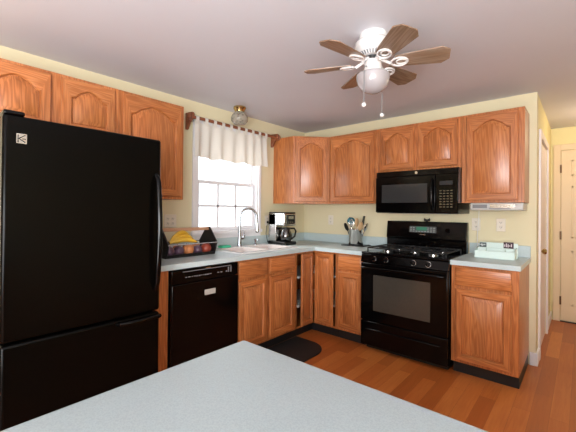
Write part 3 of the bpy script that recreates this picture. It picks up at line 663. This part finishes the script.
tool('spoon', 'small black spoon leaning far left out of the utensil holder', -0.05, 0.0, -0.42, 0.0, 0.16, MATB, 'spoon', MATB)

# ------------------------------------------------------------------ fruit basket
fy0, fy1 = -2.195, -1.725; fx0, fx1 = 0.14, 0.40; fl = fy1-fy0
t = thing('fruit_basket', 'black trug-style fruit basket with wooden handle bar on the worktop', 'basket', ((fx0+fx1)/2, (fy0+fy1)/2, CT1))
hx = (fx1-fx0)/2; hyy = fl/2
for s, nm in ((-1, 'end_panel'), (1, 'end_panel')):
    ya = s*hyy; yb = s*(hyy-0.012)
    MB().prism([(-hx*0.72, 0), (hx*0.72, 0), (hx, 0.105), (0.022, 0.235), (-0.022, 0.235), (-hx, 0.105)], min(ya, yb), max(ya, yb), 'y').build(nm, BASKW, t, 0.002)
MB().box(-hx*0.72, hx*0.72, -hyy+0.012, hyy-0.012, 0, 0.008).build('bottom', BASKW, t)
for s in (-1, 1):
    MB().prism([(s*hx*0.72, 0.008), (s*(hx*0.72-0.006), 0.008), (s*(hx*0.78-0.006), 0.026), (s*hx*0.78, 0.026)], -hyy+0.012, hyy-0.012, 'y').build('side_board', BASKW, t)
    m = MB().tube([(s*hx*0.985, -hyy, 0.104), (s*hx*0.985, hyy, 0.104)], 0.004, 8); m.build('rail_wire', STEEL if s > 0 else BASKW, t)
MB().box(-0.014, 0.014, -hyy-0.006, hyy+0.006, 0.205, 0.232).build('handle_bar', HANDW, t, 0.005)
bx_c, by_c = (fx0+fx1)/2, (fy0+fy1)/2
def fruit(name, label, cat, x, y, z, r, mat, sz=0.95, stem=True, group=None):
    t = thing(name, label, cat, (bx_c+x, by_c+y, CT1+z), random.uniform(0, 6), group)
    pr = [(1e-5, 0.06*r)]
    for i in range(1, 14):
        a = PI*i/14; pr.append((r*math.sin(a)*(1+0.05*math.cos(a)), r*sz*(1-math.cos(a)) - 0.0 + (0.0 if i < 12 else -0.02*r*(i-11))))
    pr.append((1e-5, 2*r*sz*0.88)); MB().lathe(pr, n=20).build('flesh', mat, t)
    if stem: MB().cyl((0, 0, 1.72*r*sz), (0.004, 0, 2.1*r*sz), 0.0022, n=6).build('stem', BANTIP, t)
zf = 0.009
fruit('plum', 'dark purple plum at the left front of the fruit basket', 'plum', 0.046, -0.180, zf, 0.043, PLUM)
fruit('plum', 'purple plum second from left at the front of the fruit basket', 'plum', 0.046, -0.092, zf, 0.043, PLUM)
fruit('peach', 'orange peach in the middle front of the fruit basket', 'peach', 0.044, -0.001, zf, 0.046, PEACH)
fruit('plum', 'purple plum right of the peach at the basket front', 'plum', 0.046, 0.086, zf, 0.040, PLUM)
fruit('apple', 'red apple at the right front of the fruit basket', 'apple', 0.044, 0.175, zf, 0.046, APPLE)
for (yy, lab, mm, nm) in ((-0.14, 'red apple at the back left of the fruit basket under the bananas', APPLE, 'apple'), (-0.045, 'peach in the middle of the back row of the basket', PEACH, 'peach'), (0.045, 'red apple in the back row right of the peach', APPLE, 'apple'), (0.135, 'peach at the right end of the back row of the basket', PEACH, 'peach')):
    fruit(nm, lab, nm, -0.050, yy, zf, 0.043, mm)
# bananas
t = thing('banana_bunch', 'bunch of yellow bananas lying on top of the other fruit', 'bananas', (bx_c, by_c-0.055, CT1+0.095))
for k in range(3):
    pts = []; rs = []; rr = 0.0195
    for i in range(15):
        u = i/14
        pts.append((0.006+(0.068-0.030*k)*u**0.7, -0.105+(0.215-0.02*k)*u, 0.004 + 0.029*k*min(1, 1.6*u) + 0.038*math.sin(PI*(0.04+0.82*u))))
        rs.append(rr*min(1, 0.34+3.2*max(0, u-0.08), 0.35+3.6*(1-u)))
    bn = MB().tube(pts, rs, 6).build('banana', BANANA, t)
    MB().tube([pts[-1], (pts[-1][0], pts[-1][1]+0.009, pts[-1][2]-0.007)], [0.0064, 0.0045], 6).build('banana_tip', BANTIP, bn)
MB().tube([(0.006, -0.100, 0.018), (0.006, -0.128, 0.010)], [0.014, 0.008], 8).build('crown', BANTIP, t)

# ------------------------------------------------------------------ organiser
t = thing('desk_organizer', 'white plastic stepped letter organizer on the right worktop', 'organizer', (2.245, -0.20, CT1))
ow = 0.145
m = MB().box(-ow, ow, -0.115, 0.02, 0, 0.004).box(-ow, ow, -0.115, -0.110, 0.004, 0.062); m.build('front_tray', MINT, t, 0.002)
m = MB().box(-ow+0.012, ow+0.006, 0.014, 0.020, 0, 0.125); m.build('back_panel', MINT, t, 0.002)
m = MB().box(-ow+0.008, ow+0.002, -0.042, -0.037, 0.004, 0.082); m.build('middle_divider', MINT, t, 0.002)
for x in (-ow, ow-0.005):
    MB().prism([(-0.11, 0.004), (0.014, 0.004), (0.014, 0.09), (-0.035, 0.085), (-0.11, 0.062)], x, x+0.005, 'x').build('side_panel', MINT, t)
for xa in (-0.07, 0.07):
    MB().prism([(-0.11, 0.004), (-0.042, 0.004), (-0.042, 0.08), (-0.11, 0.05)], xa, xa+0.004, 'x').build('divider_fin', MINT, t)
for x, c1, c2, lb in ((-0.105, (38, 58, 60), (200, 205, 205), 'dark teal card with pale marks clipped at the left top of the organizer'), (0.085, (60, 34, 46), (226, 210, 214), 'dark maroon card with pale marks clipped at the right top of the organizer')):
    tt = thing('card', lb, 'card', (2.245+x, -0.2+0.0105, CT1+0.082)); cw_ = 0.026 if x < 0 else 0.036; hh = 0.026 if x < 0 else 0.040
    MB().box(-cw_, cw_, -0.001, 0.002, 0, hh+0.012).build('paper', plain('card_ink', c1, 0.5), tt)
    m = MB(); rnd = random.Random(9)
    for k in range(5): a = -cw_+0.006+k*(2*cw_-0.012)/5; m.box(a, a+0.006, -0.002, -0.0008, 0.008+rnd.uniform(0, .01), 0.024+rnd.uniform(0, hh-0.02))
    m.build('print', plain('card_print', c2, 0.5), tt)

# ------------------------------------------------------------------ outlets
def outlet(label, pos, rz, gang=1, dark=False, mat=IVORY):
    t = thing('wall_outlet', label, 'outlet', pos, rz); mat = IVORY; w_ = 0.036*gang+0.0 if gang == 1 else 0.06
    MB().box(-w_, w_, -0.007, -0.0005, -0.058, 0.058).build('cover_plate', mat, t, 0.003)
    for g in range(gang):
        xo = 0 if gang == 1 else (-0.024+0.048*g)
        for z in (-0.021, 0.021):
            rc = MB().box(xo-0.016, xo+0.016, -0.009, -0.006, z-0.014, z+0.014).build('receptacle', mat, t, 0.003)
            MB().box(xo-0.008, xo-0.005, -0.0095, -0.0085, z-0.003, z+0.007).box(xo+0.005, xo+0.008, -0.0095, -0.0085, z-0.003, z+0.006).box(xo-0.002, xo+0.002, -0.0095, -0.0085, z-0.010, z-0.006).build('slots', DARK, rc)
    return t
outlet('wide double outlet on the window wall above the fruit basket', (0, -1.947, 1.195), RA, 2, mat=WHITEP)
outlet('outlet on window wall between window and coffee maker', (0, -0.705, 1.18), RA, mat=WHITEP)
outlet('outlet on window wall just right of the coffee maker', (0, -0.209, 1.19), RA)
outlet('outlet on the stove wall left of the utensil holder', (0.425, 0, 1.186), 0)
outlet('outlet on the stove wall above the white organizer', (2.245, 0, 1.186), 0, mat=WHITEP)
outlet('outlet on the stove wall right behind the range backguard', (2.045, 0, 1.185), 0, mat=WHITEP)
# ------------------------------------------------------------------ curtain
ry0, ry1, rz_, rx = -1.80, -0.635, 2.150, 0.085
t = thing('curtain_rod', 'dark wooden curtain rod on two carved brackets above the window', 'curtain rod', (rx, (ry0+ry1)/2, rz_))
L = (ry1-ry0)/2
MB().cyl((0, -L, 0), (0, L, 0), 0.016).build('pole', WALNUT, t)
for s in (-1, 1):
    yc = s*L*0.985
    m = MB().prism([(-rx+0.001, 0.045), (0.02, 0.040), (0.032, 0.02), (0.030, -0.012), (0.0, -0.03), (-0.03, -0.045), (-0.045, -0.075), (-0.06, -0.105), (-rx+0.001, -0.11)], yc-0.014, yc+0.014, 'y'); m.build('bracket', WALNUT, t, 0.005)
    m = MB().lathe([(0.018, 0), (0.03, 0.008), (0.034, 0.02), (0.024, 0.032), (0.0001, 0.038)], (0, yc+s*0.012, 0), 16, Matrix.Rotation(-s*PI/2, 3, 'X')); m.build('finial', WALNUT, t)
t = thing('valance_curtain', 'cream cotton tab-top valance hanging over the upper window', 'curtain', (rx, -1.285, rz_))
cy0, cy1 = -0.47, 0.47; NX = 190; NZ = 18; vs = []; fs = []
def fold(u, v):
    s = u*NF
    return (0.004+0.013*v)*math.sin(2*PI*s+1.2*math.sin(7*u)) + 0.008*v*math.sin(2*PI*s*0.47+1)
NF = 7.0
ztop = -0.040; zbot = -0.362
for side in (0.0012, -0.0012):
    for j in range(NZ+1):
        v = j/NZ
        for i in range(NX+1):
            u = i/NX; y = cy0+(cy1-cy0)*u + 0.006*v*math.sin(2*PI*u*NF+1.4)
            z = ztop+(zbot-ztop)*v - (0.010*math.cos(2*PI*u*10))*(1-v)*0.6 + 0.007*v*math.sin(u*NF*2*PI*0.5)
            vs.append((fold(u, v)+side, y*(1+0.015*v), z))
n1 = (NX+1)*(NZ+1)
for s in range(2):
    for j in range(NZ):
        for i in range(NX):
            a = s*n1+j*(NX+1)+i; q = (a, a+1, a+NX+2, a+NX+1); fs.append(q if s else q[::-1])
for i in range(NX):
    for j in (0, NZ): a = j*(NX+1)+i; fs.append((a, a+1, a+1+n1, a+n1))
for j in range(NZ):
    for i in (0, NX): a = j*(NX+1)+i; fs.append((a, a+NX+1, a+NX+1+n1, a+n1))
MB().add(vs, fs, True).build('cloth', CLOTH, t)
NT_ = 10
for k in range(NT_):
    y = cy0+0.018+(cy1-cy0-0.036)*k/(NT_-1); m = MB(); hw = 0.017; prof = []
    for i in range(15):
        a = PI*i/14; prof.append((0.0195*math.cos(a), 0.0195*math.sin(a)))
    prof = [(0.012, -0.055), (0.0175, -0.03)] + prof + [(-0.0175, -0.03), (-0.012, -0.055)]
    inner = [(x*0.9, z*0.9 if z > 0 else z) for x, z in prof]
    m.prism(prof + inner[::-1], y-hw, y+hw, 'y'); m.build('tab_loop', CLOTH, t)

# ------------------------------------------------------------------ globe ceiling light above the sink
t = thing('ceiling_light', 'small brass ceiling light with clear patterned glass globe near the window', 'ceiling light', (0.20, -1.315, H))
MB().lathe([(0.060, 0.0), (0.064, -0.014), (0.054, -0.030), (0.046, -0.052), (0.0001, -0.053)], n=24).build('canopy', BRASS, t)
MB().lathe([(0.042, -0.046), (0.048, -0.056), (0.074, -0.080), (0.086, -0.112), (0.082, -0.142), (0.058, -0.170), (0.0001, -0.182)], n=28).build('glass_globe', DOME, t)

# ------------------------------------------------------------------ ceiling fan
t = thing('ceiling_fan', 'white flush-mount ceiling fan with six brown wooden blades and light globe', 'ceiling fan', (1.870, -1.754, H))
MB().lathe([(0.080, 0.0), (0.082, -0.010), (0.080, -0.034), (0.0001, -0.035)], n=36).build('canopy', WHITEE, t)
mo = MB().lathe([(0.076, -0.033), (0.092, -0.040), (0.106, -0.056), (0.108, -0.084), (0.098, -0.094), (0.092, -0.116), (0.070, -0.134), (0.0001, -0.135)], n=36).build('motor_housing', WHITEE, t)
m = MB()
for k in range(34):
    a = 2*PI*k/34; R = Matrix.Rotation(a, 4, 'Z') @ Matrix.Translation((0.0835, 0, -0.1255)) @ Matrix.Rotation(0.88, 4, 'Y'); m.box(-0.0015, 0.0015, -0.003, 0.003, -0.012, 0.012, R)
m.build('vent_slots', GREY, mo)
MB().lathe([(0.045, -0.132), (0.052, -0.138), (0.050, -0.150), (0.0001, -0.151)], n=28).build('flywheel', MATB, t)
MB().lathe([(0.040, -0.148), (0.048, -0.156), (0.052, -0.205), (0.060, -0.226), (0.066, -0.236), (0.0001, -0.237)], n=32).build('light_fitter', WHITEE, t)
MB().lathe([(0.090, -0.232), (0.096, -0.240), (0.095, -0.262), (0.086, -0.292), (0.066, -0.320), (0.038, -0.336), (0.016, -0.341), (0.0001, -0.342)], n=36).build('glass_globe', GLOBE, t)
for k in range(6):
    a = math.radians(21+60*k); Rz = Matrix.Rotation(a, 4, 'Z')
    bz = -0.168
    ir = MB()
    def P(x, y, z): return Rz @ Vector((x, y, z))
    ir.tube([P(0.040, 0, -0.145), P(0.070, 0, -0.162), P(0.100, 0, bz-0.012)], [0.010, 0.009, 0.008], 8)
    tilt = math.radians(-13)
    Tb = Rz @ Matrix.Translation((0, 0, bz)) @ Matrix.Rotation(tilt, 4, 'X')
    ring = lambda cx_, ra, rb: [Tb @ Vector((cx_+ra*math.cos(q*PI/10), rb*math.sin(q*PI/10), -0.0085)) for q in range(20)]
    ir.tube(ring(0.147, 0.045, 0.036), 0.0055, 6, True); ir.tube(ring(0.158, 0.028, 0.020), 0.0048, 6, True)
    ir.build('blade_iron', WHITEE, t)
    r0, r1 = 0.122, 0.410
    out = [(r0, -0.042), (r0+0.05, -0.052), (r1-0.040, -0.070), (r1-0.002, -0.040), (r1, -0.034), (r1, 0.034), (r1-0.002, 0.040), (r1-0.040, 0.070), (r0+0.05, 0.052), (r0, 0.042)]
    ob = MB().prism(out, -0.003, 0.003).build('blade', BLADE, t, 0.0012); ob.matrix_local = Tb
for (ax_, ay_), (dx, dy), zl in (((-0.012, -0.050), (0.006, -0.118), -0.430), ((0.010, 0.050), (0.009, 0.102), -0.440)):
    pc = MB().tube([(ax_, ay_, -0.198), (dx*0.8, dy*0.8, -0.212), (dx, dy, -0.235), (dx, dy, zl)], 0.0024, 6).build('pull_chain', GREY, t)
    MB().ball((dx, dy, zl-0.008), 0.013, n=14).build('pull_ball', WHITEE, pc)

# ------------------------------------------------------------------ floor mat
# half-round mat in front of the sink
pts = [(0.585, -2.05), (0.60, -2.06)]
pts = []
mx0, mx1, my0, my1 = 0.575, 1.0, -1.95, -0.85; rr = 0.22
def arc(cx_, cy_, r, a0, a1, n=10): return [(cx_+r*math.cos(math.radians(a0+(a1-a0)*i/n)), cy_+r*math.sin(math.radians(a0+(a1-a0)*i/n))) for i in range(n+1)]
pts = [(mx0, my0)] + arc(mx1-rr, my0+rr, rr, -90, 0) + arc(mx1-rr, my1-rr, rr, 0, 90) + [(mx0, my1)]
o = MB().prism(pts, 0.0005, 0.012).build('floor_mat', RUBBER, None, 0.004); tag(o, 'black rubber mat with rounded corners on the floor before the sink', 'mat')
